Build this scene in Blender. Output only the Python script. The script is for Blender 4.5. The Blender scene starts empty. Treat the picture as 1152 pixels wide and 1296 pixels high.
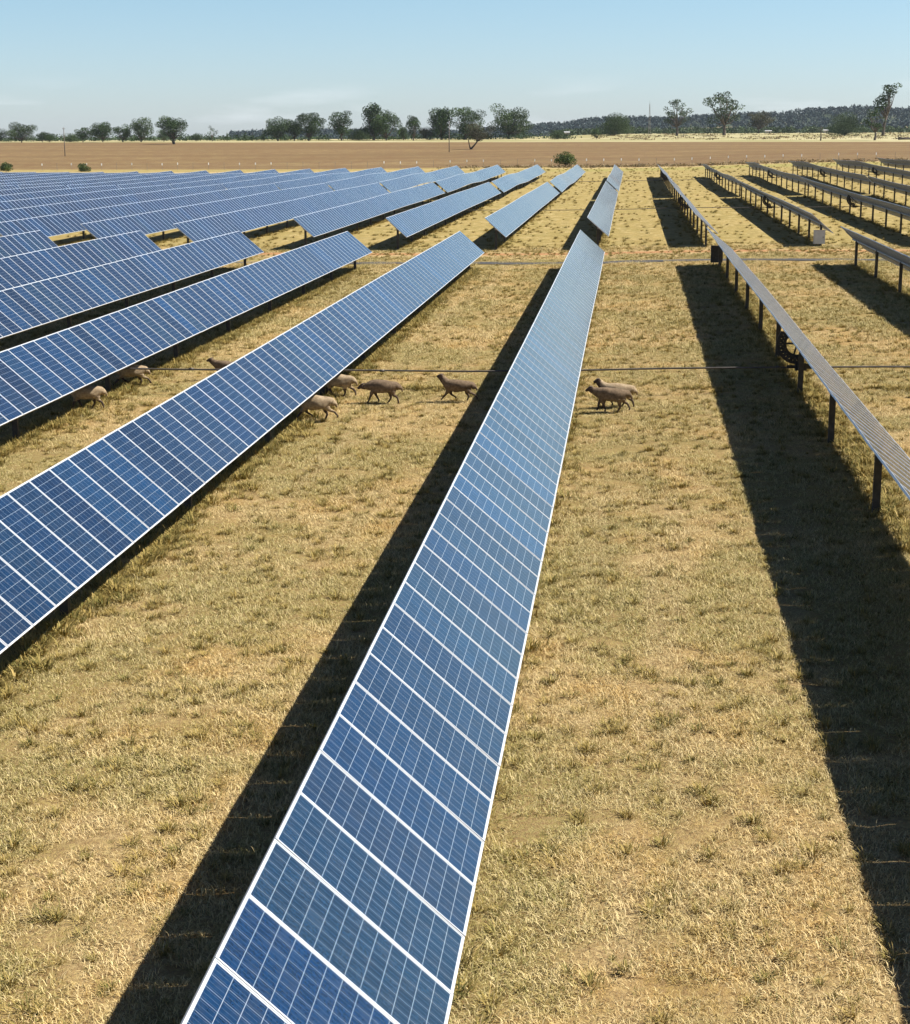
import bpy, bmesh, math, random
import numpy as np
from mathutils import Vector, Matrix, Euler
SC = bpy.context.scene
COL = SC.collection
R = math.radians
PI = math.pi

# ------------------------------------------------------------------ helpers
def tag(o, label=None, cat=None, group=None, kind=None):
    if label: o['label'] = label
    if cat: o['category'] = cat
    if group: o['group'] = group
    if kind: o['kind'] = kind
    return o

def empty(name, loc=(0, 0, 0), rz=0.0):
    o = bpy.data.objects.new(name, None)
    o.empty_display_size = 0.3
    o.location = loc
    o.rotation_euler = (0, 0, rz)
    COL.objects.link(o)
    return o

class MB:
    """collects simple solids and turns them into ONE mesh"""
    def __init__(s): s.v = []; s.f = []; s.m = []
    def add(s, vs, fs, mi=0):
        b = len(s.v); s.v += [tuple(v) for v in vs]
        s.f += [tuple(b + i for i in f) for f in fs]; s.m += [mi] * len(fs)
    def box(s, c, d, rot=None, mi=0):
        x, y, z = d[0] / 2, d[1] / 2, d[2] / 2
        vs = [Vector((sx * x, sy * y, sz * z)) for sx in (-1, 1) for sy in (-1, 1) for sz in (-1, 1)]
        if rot is not None: vs = [rot @ v for v in vs]
        vs = [v + Vector(c) for v in vs]
        s.add(vs, [(0, 1, 3, 2), (4, 6, 7, 5), (0, 4, 5, 1), (2, 3, 7, 6), (0, 2, 6, 4), (1, 5, 7, 3)], mi)
    def tube(s, pts, rad, n=8, mi=0, cap=True):
        pts = [Vector(p) for p in pts]
        rr = rad if isinstance(rad, (list, tuple)) else [rad] * len(pts)
        b = len(s.v)
        for i, p in enumerate(pts):
            t = (pts[min(i + 1, len(pts) - 1)] - pts[max(i - 1, 0)]).normalized()
            a = Vector((0, 0, 1)) if abs(t.z) < .9 else Vector((1, 0, 0))
            u = t.cross(a).normalized(); w = t.cross(u)
            for k in range(n):
                an = 2 * PI * k / n
                s.v.append(tuple(p + (u * math.cos(an) + w * math.sin(an)) * rr[i]))
        for i in range(len(pts) - 1):
            for k in range(n):
                k2 = (k + 1) % n
                s.f.append((b + i * n + k, b + i * n + k2, b + (i + 1) * n + k2, b + (i + 1) * n + k)); s.m.append(mi)
        if cap:
            s.f.append(tuple(b + k for k in range(n))); s.m.append(mi)
            e = b + (len(pts) - 1) * n
            s.f.append(tuple(e + k for k in reversed(range(n)))); s.m.append(mi)
    def mesh(s, name, mats):
        me = bpy.data.meshes.new(name)
        me.from_pydata(s.v, [], s.f)
        for m in (mats if isinstance(mats, (list, tuple)) else [mats]): me.materials.append(m)
        me.polygons.foreach_set('material_index', s.m)
        me.validate(); me.update()
        bm = bmesh.new(); bm.from_mesh(me); bmesh.ops.recalc_face_normals(bm, faces=bm.faces); bm.to_mesh(me); bm.free()
        return me
    def build(s, name, mats, parent=None, smooth=False):
        me = s.mesh(name, mats)
        if smooth: me.polygons.foreach_set('use_smooth', [True] * len(me.polygons))
        return link(name, me, parent)

def link(name, me, parent=None, loc=None, rot=None):
    o = bpy.data.objects.new(name, me)
    COL.objects.link(o)
    if parent is not None: o.parent = parent
    if loc is not None: o.location = loc
    if rot is not None: o.rotation_euler = rot
    return o

# ------------------------------------------------------------------ terrain
def sst(a, b, x):
    t = min(1.0, max(0.0, (x - a) / (b - a)))
    return t * t * (3 - 2 * t)
FARX = [(-160, -1.0), (-69, -.67), (-56, -.49), (-43, -.25), (-30, -.08), (-22, .02), (-8, .03), (0, .1), (6, .2),
        (14, .26), (21, .6), (28, .76), (36, 1.0), (44, 1.18), (90, 1.6)]
def far_h(x):
    if x <= FARX[0][0]: return FARX[0][1]
    for (a, za), (b, zb) in zip(FARX, FARX[1:]):
        if x <= b: return za + (zb - za) * (x - a) / (b - a)
    return FARX[-1][1]
def ground_h(x, y):
    near = -.05 + .15 * math.tanh((x - 1) / 5.0)
    t = sst(110, 290, y)
    z = near * (1 - t) + far_h(x) * t
    z += t * (.10 * math.sin(y / 10.5 + x * .05) + .06 * math.sin(y / 5.7 + 1.3 + x * .11)) * (1 - sst(300, 420, y))
    if y > 430:
        z *= 1 - sst(430, 700, y)
        lat = x / y
        L = 1 - sst(-.10, .0, lat)
        crest = 960 * L + 1130 * (1 - L)
        d = min(y, crest) - 430
        z += .0102 * max(0, d - 20 * (1 - math.exp(-d / 20)))
        if y > crest: z -= L * .006 * min(y - crest, 1500)
    return z

# ------------------------------------------------------------------ node helper
class NT:
    def __init__(s, name):
        s.mat = bpy.data.materials.new(name); s.mat.use_nodes = True
        s.t = s.mat.node_tree; s.t.nodes.clear()
        s.out = s.t.nodes.new('ShaderNodeOutputMaterial')
    def n(s, typ, **kw):
        nd = s.t.nodes.new(typ)
        for k, v in kw.items():
            if k.startswith('i_'):
                nd.inputs[int(k[2:]) if k[2:].isdigit() else k[2:].replace('_', ' ')].default_value = v
            else: setattr(nd, k, v)
        return nd
    def l(s, a, b): s.t.links.new(a, b); return b
    def val(s, x, sock):
        if hasattr(x, 'is_linked'): s.l(x, sock)
        else: sock.default_value = x
    def math(s, op, a, b=0.0, c=None, clamp=False):
        nd = s.n('ShaderNodeMath', operation=op, use_clamp=clamp)
        s.val(a, nd.inputs[0]); s.val(b, nd.inputs[1])
        if c is not None: s.val(c, nd.inputs[2])
        return nd.outputs[0]
    def mix(s, f, a, b, blend='MIX'):
        nd = s.n('ShaderNodeMix', data_type='RGBA', blend_type=blend)
        s.val(f, nd.inputs[0]); s.val(a, nd.inputs[6]); s.val(b, nd.inputs[7])
        return nd.outputs[2]
    def noise(s, vec, scale, detail=4, rough=.55, dist=0.0):
        nd = s.n('ShaderNodeTexNoise'); nd.inputs['Scale'].default_value = scale
        nd.inputs['Detail'].default_value = detail; nd.inputs['Roughness'].default_value = rough
        nd.inputs['Distortion'].default_value = dist
        if vec is not None: s.l(vec, nd.inputs['Vector'])
        return nd.outputs['Fac']
    def ramp(s, f, stops, interp='LINEAR'):
        nd = s.n('ShaderNodeValToRGB'); cr = nd.color_ramp; cr.interpolation = interp
        while len(cr.elements) > 1: cr.elements.remove(cr.elements[-1])
        cr.elements[0].position = stops[0][0]; cr.elements[0].color = stops[0][1]
        for p, c in stops[1:]:
            e = cr.elements.new(p); e.color = c
        s.val(f, nd.inputs[0]); return nd.outputs[0]
    def rng(s, f, a, b, c=0.0, d=1.0, smooth=True):
        nd = s.n('ShaderNodeMapRange'); nd.interpolation_type = 'SMOOTHSTEP' if smooth else 'LINEAR'
        s.val(f, nd.inputs[0])
        for i, v in enumerate((a, b, c, d)): nd.inputs[i + 1].default_value = v
        return nd.outputs[0]
    def scalev(s, vec, sc, loc=(0, 0, 0)):
        nd = s.n('ShaderNodeMapping'); nd.inputs['Scale'].default_value = sc; nd.inputs['Location'].default_value = loc
        s.l(vec, nd.inputs['Vector']); return nd.outputs[0]
    def bsdf(s, col, rough=.8, metal=0.0, spec=.5, normal=None):
        b = s.n('ShaderNodeBsdfPrincipled')
        s.val(col, b.inputs['Base Color']); s.val(rough, b.inputs['Roughness']); s.val(metal, b.inputs['Metallic'])
        b.inputs['Specular IOR Level'].default_value = spec
        if normal is not None: s.l(normal, b.inputs['Normal'])
        s.l(b.outputs[0], s.out.inputs[0]); s.b = b
        return s.mat
    def bump(s, h, strength=.5, dist=.02):
        nd = s.n('ShaderNodeBump'); nd.inputs['Strength'].default_value = strength
        nd.inputs['Distance'].default_value = dist; s.l(h, nd.inputs['Height']); return nd.outputs[0]
def C(r, g, b): return (r, g, b, 1.0)
def simple(name, col, rough=.7, metal=0.0, var=.15, scale=3.0, spec=.5):
    t = NT(name); tc = t.n('ShaderNodeTexCoord')
    nz = t.noise(tc.outputs['Object'], scale, 5)
    dark = C(col[0] * (1 - var), col[1] * (1 - var), col[2] * (1 - var))
    lite = C(min(1, col[0] * (1 + var)), min(1, col[1] * (1 + var)), min(1, col[2] * (1 + var)))
    return t.bsdf(t.mix(t.rng(nz, .3, .7), dark, lite), rough, metal, spec)

# shared "what colour is the grass here" group (real patches of straw, gold and olive grass)
def grass_color(t, pos):
    n1 = t.noise(pos, .55, 4, .6)
    n2 = t.noise(t.scalev(pos, (1, 1, 1), (31, 7, 0)), .16, 4, .65)
    n3 = t.noise(t.scalev(pos, (1, 1, 1), (5, 91, 3)), 2.3, 4, .6)
    base = t.mix(t.rng(n3, .3, .7), GC['straw'], GC['pale'])
    base = t.mix(t.rng(n1, .47, .64, 0, .8), base, GC['gold'])
    base = t.mix(t.rng(n2, .43, .56, 0, .80), base, GC['olive'])
    n4 = t.noise(t.scalev(pos, (1, 1, 1), (55, 13, 8)), .33, 5, .7)
    base = t.mix(t.rng(n4, .60, .75, 0, .5), base, GC['earth'])
    n5 = t.noise(t.scalev(pos, (1.0, .035, 1), (2, 17, 5)), .62, 3, .5)     # lengthwise bands left by mowing and hooves
    base = t.mix(t.rng(n5, .50, .62, 0, .38), base, C(.27, .235, .075))
    n6 = t.noise(t.scalev(pos, (1.0, .05, 1), (29, 3, 5)), .8, 3, .5)
    base = t.mix(t.rng(n6, .54, .66, 0, .40), base, C(.62, .48, .25))
    return base
GC = dict(straw=C(.545, .385, .140), pale=C(.66, .50, .235), gold=C(.56, .345, .090), olive=C(.265, .250, .060),
          earth=C(.33, .20, .095), field=C(.195, .142, .062), field2=C(.290, .215, .095))

def mat_ground():
    t = NT('dry_grass_ground'); geo = t.n('ShaderNodeNewGeometry'); pos = geo.outputs['Position']
    sep = t.n('ShaderNodeSeparateXYZ'); t.l(pos, sep.inputs[0]); X, Y = sep.outputs[0], sep.outputs[1]
    base = grass_color(t, pos)
    fine = t.noise(pos, 14, 6, .7)
    fine2 = t.noise(t.scalev(pos, (60, 25, 40)), 1.0, 4, .7)
    base = t.mix(t.rng(fine, .30, .66, .0, .9), base, C(0.235, 0.138, 0.058))
    base = t.mix(t.rng(fine2, .35, .75, 0, .5), base, C(0.580, 0.442, 0.228))
    base = t.mix(t.rng(t.noise(pos, 3.1, 5, .7), .58, .70, 0, .65), base, C(0.166, 0.138, 0.039))
    base = t.mix(t.math('MULTIPLY', t.rng(t.noise(t.scalev(pos, (.9, .45, 1), (3, 9, 1)), 1.0, 6, .75), .52, .66, 0, .7), t.rng(Y, 60, 130)), base, C(0.235, 0.172, 0.055))
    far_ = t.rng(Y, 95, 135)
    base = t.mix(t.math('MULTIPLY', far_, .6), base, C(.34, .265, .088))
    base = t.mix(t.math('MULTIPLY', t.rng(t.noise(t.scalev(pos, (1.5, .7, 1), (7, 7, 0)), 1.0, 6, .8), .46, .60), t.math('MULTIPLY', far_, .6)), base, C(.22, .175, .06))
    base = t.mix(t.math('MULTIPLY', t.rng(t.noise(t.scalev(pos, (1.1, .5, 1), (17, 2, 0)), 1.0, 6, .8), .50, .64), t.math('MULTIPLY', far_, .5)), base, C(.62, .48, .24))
    # wheel track and bare strip between the two blocks of rows
    wob = t.math('MULTIPLY', t.math('SUBTRACT', t.noise(t.scalev(pos, (.35, .35, 1)), 1.0, 3), .5), 2.0)
    Yw = t.math('ADD', Y, wob)
    def band(a, b, s=.6):
        return t.math('MULTIPLY', t.rng(Yw, a - s, a + s), t.rng(Yw, b - s, b + s, 1, 0))
    base = t.mix(t.math('MULTIPLY', band(107.2, 113.5), .55), base, C(0.497, 0.345, 0.179))
    base = t.mix(t.math('MULTIPLY', band(110.6, 112.4, .4), .75), base, C(0.414, 0.186, 0.083))
    base = t.mix(t.math('MULTIPLY', band(104.7, 107.2), .5), base, C(0.276, 0.248, 0.083))
    base = t.mix(t.math('MULTIPLY', t.math('MULTIPLY', band(345, 378, 3), t.rng(X, -40, 0)), .45), base, C(0.304, 0.290, 0.083))
    base = t.mix(t.math('MULTIPLY', band(378, 386, 2), .6), base, C(0.552, 0.400, 0.207))
    # brown paddock beyond the fence
    yb = t.math('ADD', t.math('ADD', Y, t.math('MULTIPLY', X, .22)), t.math('MULTIPLY', wob, 3.0))
    bands = t.noise(t.scalev(pos, (.006, .045, 1)), 1.0, 5, .65)
    fld = t.mix(t.rng(bands, .40, .66), GC['field'], GC['field2'])
    fld = t.mix(t.rng(t.noise(t.scalev(pos, (.05, .3, 1)), 1.0, 5, .7), .35, .7, 0, .5), fld, C(0.207, 0.115, 0.055))
    fld = t.mix(t.rng(t.noise(t.scalev(pos, (.22, .30, 1), (4, 4, 0)), 1.0, 7, .8),   .40, .58, 0, .85), fld, C(.17, .098, .048))
    base = t.mix(t.rng(yb, 392, 400), base, fld)
    # pale stubble beyond the paddock
    pale = t.mix(t.rng(t.noise(t.scalev(pos, (.01, .05, 1)), 1.0, 5, .65), .40, .62), C(0.4930, 0.4322, 0.2489), C(0.2932, 0.2622, 0.1111))
    base = t.mix(t.rng(yb, 797, 805), base, pale)
    base = t.mix(t.rng(Y, 118, 55, 0, .22), base, C(.14, .085, .036))      # thatch and soil, darkened in colour to deepen the gaps between blades
    h = t.math('ADD', t.math('MULTIPLY', fine, .6), t.math('MULTIPLY', t.noise(pos, 45, 3, .6), .4))
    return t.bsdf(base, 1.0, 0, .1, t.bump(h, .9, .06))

def mat_blade():
    t = NT('grass_blades'); geo = t.n('ShaderNodeNewGeometry'); pos = geo.outputs['Position']
    base = grass_color(t, pos)
    at = t.n('ShaderNodeAttribute', attribute_name='shade'); a = at.outputs['Fac']
    c = t.mix(t.rng(a, .30, 1, 0, .85, False), base, C(.86, .69, .37))
    c = t.mix(t.rng(a, .34, .16, 0, .7), c, C(.24, .15, .06))
    c = t.mix(t.rng(a, .14, .0, 0, .85), c, C(.15, .17, .035))
    m = t.bsdf(c, .75, 0, .2)
    return m
def mat_tuft():
    t = NT('tuft_blades'); at = t.n('ShaderNodeAttribute', attribute_name='shade'); a = at.outputs['Fac']
    oi = t.n('ShaderNodeObjectInfo')
    c = t.ramp(a, [(0, C(.07, .075, .018)), (.35, C(.16, .155, .038)), (.7, C(.33, .255, .075)), (1, C(.55, .41, .16))])
    c = t.mix(t.math('MULTIPLY', oi.outputs['Random'], .6), c, C(.42, .29, .085))
    return t.bsdf(c, .8, 0, .2)

def mat_cells():
    t = NT('solar_cells_under_glass')
    uv = t.n('ShaderNodeUVMap'); sep = t.n('ShaderNodeSeparateXYZ'); t.l(uv.outputs[0], sep.inputs[0])
    u, v = sep.outputs[0], sep.outputs[1]
    def line(x, half):   # 1 near integer values
        f = t.math('ABSOLUTE', t.math('SUBTRACT', t.math('FRACT', t.math('ADD', x, .5)), .5))
        return t.math('LESS_THAN', f, half)
    lu, lv = line(u, .013), line(v, .014)
    # three busbars per cell, running across the row
    bb = line(t.math('ADD', t.math('MULTIPLY', v, 3.0), .5), .028)
    out = t.math('MAXIMUM', t.math('MAXIMUM', t.math('LESS_THAN', u, .0), t.math('GREATER_THAN', u, 12.0)),
                 t.math('MAXIMUM', t.math('LESS_THAN', v, .0), t.math('GREATER_THAN', v, 6.0)))
    at = t.n('ShaderNodeAttribute', attribute_name='panel_rnd')
    oi = t.n('ShaderNodeObjectInfo')
    rnd = t.math('FRACT', t.math('ADD', at.outputs['Fac'], oi.outputs['Random']))
    col = t.ramp(rnd, [(0, C(.0022, .0125, .036)), (.16, C(.0032, .0185, .054)), (.34, C(.0060, .0245, .060)), (.5, C(.0035, .0235, .070)), (.64, C(.0085, .0285, .058)),
                       (.80, C(.0040, .0350, .100)), (.9, C(.0090, .0250, .058)), (1, C(.0025, .0140, .042))])
    # each cell has its own slight tone, with crystal grain
    fl = t.n('ShaderNodeVectorMath', operation='FLOOR'); t.l(uv.outputs[0], fl.inputs[0])
    wn = t.n('ShaderNodeTexWhiteNoise', noise_dimensions='4D'); t.l(fl.outputs[0], wn.inputs['Vector']); t.l(rnd, wn.inputs['W'])
    vor = t.n('ShaderNodeTexVoronoi'); vor.inputs['Scale'].default_value = 9.0; t.l(uv.outputs[0], vor.inputs['Vector'])
    vs = t.n('ShaderNodeSeparateColor'); t.l(vor.outputs['Color'], vs.inputs[0])
    tone = t.math('ADD', t.math('MULTIPLY', wn.outputs[0], .28), t.math('MULTIPLY', vs.outputs[0], .40))
    hsv = t.n('ShaderNodeHueSaturation'); t.l(col, hsv.inputs['Color']); t.l(t.math('ADD', tone, .68), hsv.inputs['Value'])
    c = t.mix(t.math('MULTIPLY', bb, .36), hsv.outputs[0], C(.22, .26, .31))
    c = t.mix(t.math('MULTIPLY', lv, .62), c, C(.40, .46, .52))
    c = t.mix(t.math('MULTIPLY', lu, .75), c, C(.46, .53, .59))
    c = t.mix(out, c, C(.54, .56, .58))
    dust = t.noise(uv.outputs[0], .6, 4, .6)
    c = t.mix(t.rng(dust, .4, .8, .0, .04), c, C(.40, .36, .30))
    m = t.bsdf(c, t.rng(dust, .3, .8, .07, .15), 0, .5)
    t.b.inputs['IOR'].default_value = 1.47
    return m

def mat_leaf(name, a, b, c, hi):
    """foliage: tone per clump (attribute 'tone' chosen at random), never by height"""
    t = NT(name); at = t.n('ShaderNodeAttribute', attribute_name='tone')
    col = t.ramp(at.outputs['Fac'], [(0, a), (.45, b), (.8, c), (1, hi)])
    geo = t.n('ShaderNodeNewGeometry')
    m = t.bsdf(col, .65, 0, .3)
    return m

def mat_wool():
    t = NT('shorn_wool'); tc = t.n('ShaderNodeTexCoord'); nz = t.noise(tc.outputs['Object'], 9, 5, .65)
    nz2 = t.noise(tc.outputs['Object'], 45, 3, .6)
    c = t.mix(t.rng(nz, .3, .7), C(.25, .18, .11), C(.46, .355, .225))
    return t.bsdf(c, 1.0, 0, .1, t.bump(nz2, .8, .02))

M = {}
M['ground'] = mat_ground(); M['blade'] = mat_blade(); M['tuft'] = mat_tuft(); M['cells'] = mat_cells()
M['alu'] = simple('anodised_aluminium', (.68, .69, .70), .42, .15, .04, 2)
M['back'] = simple('panel_backsheet', (.20, .20, .20), .6, 0, .1, 2)
M['galv'] = simple('galvanised_steel', (.33, .34, .35), .5, .35, .2, 6)
M['post'] = simple('weathered_post_steel', (.055, .052, .048), .6, .3, .25, 7)
M['dark'] = simple('dark_cast_iron', (.045, .042, .04), .6, .3, .2, 8)
M['rod'] = simple('dull_drive_pipe', (.13, .115, .10), .55, .4, .2, 3)
M['box'] = simple('pale_grey_enamel', (.50, .50, .49), .5, 0, .08, 4)
M['gravel'] = simple('dark_gravel', (.065, .060, .052), .95, 0, .45, 6)
M['bark'] = simple('gum_bark', (.12, .095, .075), .9, 0, .35, 1.2)
M['deadwood'] = simple('grey_dead_wood', (.10, .08, .065), .9, 0, .3, 2)
M['pole'] = simple('weathered_timber_pole', (.20, .17, .14), .85, 0, .2, 2)
M['white'] = simple('white_sign_plate', (.62, .61, .58), .6, 0, .05, 2)
M['fence'] = simple('fence_steel', (.26, .24, .21), .6, .2, .15, 2)
M['leaf'] = mat_leaf('gum_leaves', C(0.0185, 0.0380, 0.0084), C(0.0354, 0.0697, 0.0143), C(0.0632, 0.1140, 0.0239), C(0.1011, 0.1646, 0.0419))
M['leaf_grey'] = mat_leaf('grey_gum_leaves', C(0.0295, 0.0506, 0.0156), C(0.0506, 0.0837, 0.0252), C(0.0800, 0.1267, 0.0389), C(0.1179, 0.1837, 0.0598))
M['leaf_brown'] = mat_leaf('brown_tinged_leaves', C(0.0421, 0.0407, 0.0165), C(0.0655, 0.0622, 0.0254), C(0.0936, 0.0928, 0.0374), C(0.1310, 0.1357, 0.0598))
M['leaf_fresh'] = mat_leaf('fresh_green_leaves', C(.03, .055, .012), C(.06, .10, .018), C(.12, .16, .03), C(.20, .22, .05))
M['weed'] = mat_leaf('dry_weed_stalks', C(.10, .075, .035), C(.22, .16, .07), C(.34, .25, .12), C(.48, .37, .19))
M['wood_far'] = mat_leaf('haze_tinted_leaves', C(0.0146, 0.0308, 0.0311), C(0.0250, 0.0487, 0.0449), C(0.0416, 0.0718, 0.0621), C(0.0676, 0.1000, 0.0776))  # distance haze is put into these leaf colours as a blue tint
M['wool'] = mat_wool()
M['wool_dark'] = simple('shaded_side_wool', (.18, .128, .082), 1.0, 0, .3, 14, .1)  # darker wool colour, with the shade on the near sides painted in
M['hide'] = simple('sheep_face_and_legs', (.085, .055, .038), .9, 0, .2, 12)
M['roof'] = simple('white_painted_iron', (.5, .5, .49), .5, 0, .05, 1)
M['wall'] = simple('cream_cladding', (.45, .40, .32), .8, 0, .1, 1)

# ------------------------------------------------------------------ ground sheet
def axis_vals(segs):
    out = []
    for a, b, st in segs:
        n = max(1, int(round((b - a) / st)))
        out += [a + (b - a) * i / n for i in range(n)]
    out.append(segs[-1][1]); return out
rs = np.random.RandomState(7)
def build_ground():
    xs = axis_vals([(-6500, -2500, 800), (-2500, -600, 120), (-600, -240, 30), (-240, -60, 6), (-60, -24, 1.2), (-24, 13, .22), (13, 60, 1.2), (60, 240, 6), (240, 600, 30), (600, 2500, 120), (2500, 6500, 800)])
    ys = axis_vals([(-60, 6, 3), (6, 62, .22), (62, 130, .8), (130, 430, 2.5), (430, 1200, 12), (1200, 3000, 150), (3000, 7500, 900)])
    nx, ny = len(xs), len(ys)
    v = np.zeros((ny, nx, 3))
    for j, y in enumerate(ys):
        for i, x in enumerate(xs):
            v[j, i] = (x, y, ground_h(x, y))
    fine = np.array([[1.0 if (-24 <= x <= 13 and 6 <= y <= 62) else .4 if y < 130 and abs(x) < 60 else 0 for x in xs] for y in ys])
    # clods and dips
    nz = rs.rand(ny, nx) - .5
    sm = (nz + np.roll(nz, 1, 0) + np.roll(nz, 1, 1) + np.roll(nz, (1, 1), (0, 1))) / 4
    v[:, :, 2] += fine * (sm * .075 + nz * .02)
    idx = np.arange(nx * ny).reshape(ny, nx)
    q = np.stack([idx[:-1, :-1], idx[:-1, 1:], idx[1:, 1:], idx[1:, :-1]], -1).reshape(-1, 4)
    me = bpy.data.meshes.new('ground')
    me.vertices.add(nx * ny); me.vertices.foreach_set('co', v.reshape(-1))
    me.loops.add(q.size); me.loops.foreach_set('vertex_index', q.reshape(-1).astype(np.int32))
    me.polygons.add(len(q)); me.polygons.foreach_set('loop_start', np.arange(0, q.size, 4, dtype=np.int32))
    me.polygons.foreach_set('use_smooth', np.ones(len(q), dtype=bool))
    me.materials.append(M['ground']); me.update(); me.validate()
    return tag(link('ground', me), kind='structure')
build_ground()

def strip_sheet(name, mat, x0, x1, yc, w, wob, lift, seed, step=1.5):
    rr = random.Random(seed); mb = MB(); n = int((x1 - x0) / step); pr = None
    for i in range(n + 1):
        x = x0 + (x1 - x0) * i / n
        a = yc - w / 2 + rr.uniform(-wob, wob); b = yc + w / 2 + rr.uniform(-wob, wob)
        r = []
        for k in range(5):
            y = a + (b - a) * k / 4
            r.append((x, y, ground_h(x, y) + lift))
        s = len(mb.v); mb.v += r
        if pr is not None:
            for k in range(4): mb.f.append((pr + k, s + k, s + k + 1, pr + k + 1)); mb.m.append(0)
        pr = s
    return mb.build(name, mat, smooth=True)
tag(strip_sheet('gravel_path', M['gravel'], -70, 60, 103.4, 1.7, .35, .035, 3), kind='structure')

# ------------------------------------------------------------------ solar trackers
TAU = 0.7218
CH = 1.98; MW = 0.992; PITCH = 1.0045
def make_module_mesh(name='solar_panel'):
    mb = MB()
    hx, hy, t, fw = CH / 2, MW / 2, .04, .0135
    # frame bars (aluminium), slightly proud of the glass
    mb.box((-hx + fw / 2, 0, -t / 2), (fw, 2 * hy, t)); mb.box((hx - fw / 2, 0, -t / 2), (fw, 2 * hy, t))
    mb.box((0, -hy + fw / 2, -t / 2), (2 * hx - 2 * fw, fw, t)); mb.box((0, hy - fw / 2, -t / 2), (2 * hx - 2 * fw, fw, t))
    gx, gy = hx - fw, hy - fw
    mb.add([(-gx, -gy, -.006), (gx, -gy, -.006), (gx, gy, -.006), (-gx, gy, -.006)], [(0, 1, 2, 3)], 1)
    mb.add([(-gx, -gy, -.012), (-gx, gy, -.012), (gx, gy, -.012), (gx, -gy, -.012)], [(0, 1, 2, 3)], 2)
    # junction box on the back
    mb.box((-.72, 0, -.02), (.10, .14, .02), mi=2)
    me = bpy.data.meshes.new(name); me.from_pydata(mb.v, [], mb.f)
    for m in (M['alu'], M['cells'], M['back']): me.materials.append(m)
    me.polygons.foreach_set('material_index', mb.m)
    return me, gx, gy
def add_uv(me, gx, gy, centres=None):
    uvl = me.uv_layers.new(name='UVMap')
    mx, my = .014, .014          # white margin inside the frame
    for p in me.polygons:
        if p.material_index != 1: continue
        cy = 0 if centres is None else centres[p.index]
        for li in p.loop_indices:
            x = me.vertices[me.loops[li].vertex_index].co
            s = (1 if x[0] > 0 else -1); 
            yy = ME_LOCALY[me.loops[li].vertex_index] if centres is not None else x[1]
            u = (s * gx + (gx - mx)) / (2 * (gx - mx)) * 12
            v = ((1 if yy > 0 else -1) * gy + (gy - my)) / (2 * (gy - my)) * 6
            uvl.data[li].uv = (u, v)
MOD, GX, GY = make_module_mesh()
add_uv(MOD, GX, GY)
MOD.update()

def joined_table_mesh(n, zs, seed):
    """all the panels of one far row in one mesh (too small to show singly)"""
    global ME_LOCALY
    rr = random.Random(seed)
    V = []; F = []; MI = []; RN = []; LY = []
    base = [tuple(v.co) for v in MOD.vertices]
    polys = [(tuple(p.vertices), p.material_index) for p in MOD.polygons if p.index < 26]
    for k in range(n):
        b = len(V); rn = rr.random() if rr.random() < .5 else rr.random() * .3 + (k // 9 * .37) % 1 * .7
        dz = zs[k]
        for x, y, z in base:
            V.append((x, y + (k + .5) * PITCH, z + dz)); LY.append(y)
        for vs, mi in polys:
            F.append(tuple(b + i for i in vs)); MI.append(mi); RN.append(rn)
    me = bpy.data.meshes.new('panel_table'); me.from_pydata(V, [], F)
    for m in (M['alu'], M['cells'], M['back']): me.materials.append(m)
    me.polygons.foreach_set('material_index', MI)
    at = me.attributes.new('panel_rnd', 'FLOAT', 'FACE'); at.data.foreach_set('value', RN)
    ME_LOCALY = LY
    add_uv(me, GX, GY, [0] * len(F))
    me.update(); return me

def post_mesh():
    mb = MB()
    w, d, th = .15, .11, .012      # rolled C section, flange towards +y
    mb.box((0, 0, -.86), (w, th, 1.50)); mb.box((-w / 2 + th / 2, d / 2, -.86), (th, d - th, 1.50)); mb.box((w / 2 - th / 2, d / 2, -.86), (th, d - th, 1.50))
    # bearing housing
    mb.box((0, .03, -.16), (.20, .09, .04))
    mb.tube([(0, -.03, -.105), (0, .09, -.105)], .07, 12)
    mb.box((0, .03, -.18), (.12, .06, .05))
    return mb.mesh('post', M['post'])
POST = post_mesh()
def wheel_mesh():
    """slotted half ring of the tilt drive, hung under the torque tube"""
    mb = MB(); n = 18; ro, ri, t = .62, .54, .05
    def arc(ro, ri, a0, a1, n):
        for k in range(n):
            a, b = a0 + (a1 - a0) * k / n, a0 + (a1 - a0) * (k + 1) / n
            vs = []
            for r, an in ((ri, a), (ro, a), (ro, b), (ri, b)):
                for y in (-t / 2, t / 2): vs.append((r * math.cos(an), y, r * math.sin(an)))
            mb.add(vs, [(0, 2, 4, 6), (1, 7, 5, 3), (0, 1, 3, 2), (2, 3, 5, 4), (4, 5, 7, 6), (6, 7, 1, 0)])
    a0, a1 = R(180), R(330)
    arc(ro, ri - .02, a0, a1, n); arc(.42, .33, a0, a1, n)
    m_ = 22
    for k in range(m_):          # pierced web between the two rims
        a, b = a0 + (a1 - a0) * k / m_, a0 + (a1 - a0) * (k + 1) / m_
        r1, r2 = (.39, .58) if k % 2 else (.58, .39)
        mb.tube([(r1 * math.cos(a), 0, r1 * math.sin(a)), (r2 * math.cos(b), 0, r2 * math.sin(b))], .034, 5)
    for k in (2, 6):
        a = a0 + (a1 - a0) * k / 8
        mb.tube([(.05 * math.cos(a), 0, .05 * math.sin(a)), (.38 * math.cos(a), 0, .38 * math.sin(a))], .03, 5)
    mb.box((0, 0, 0), (1.16, .06, .05))
    return mb.mesh('drive_wheel', M['dark'])
WHEEL = wheel_mesh()
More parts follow.
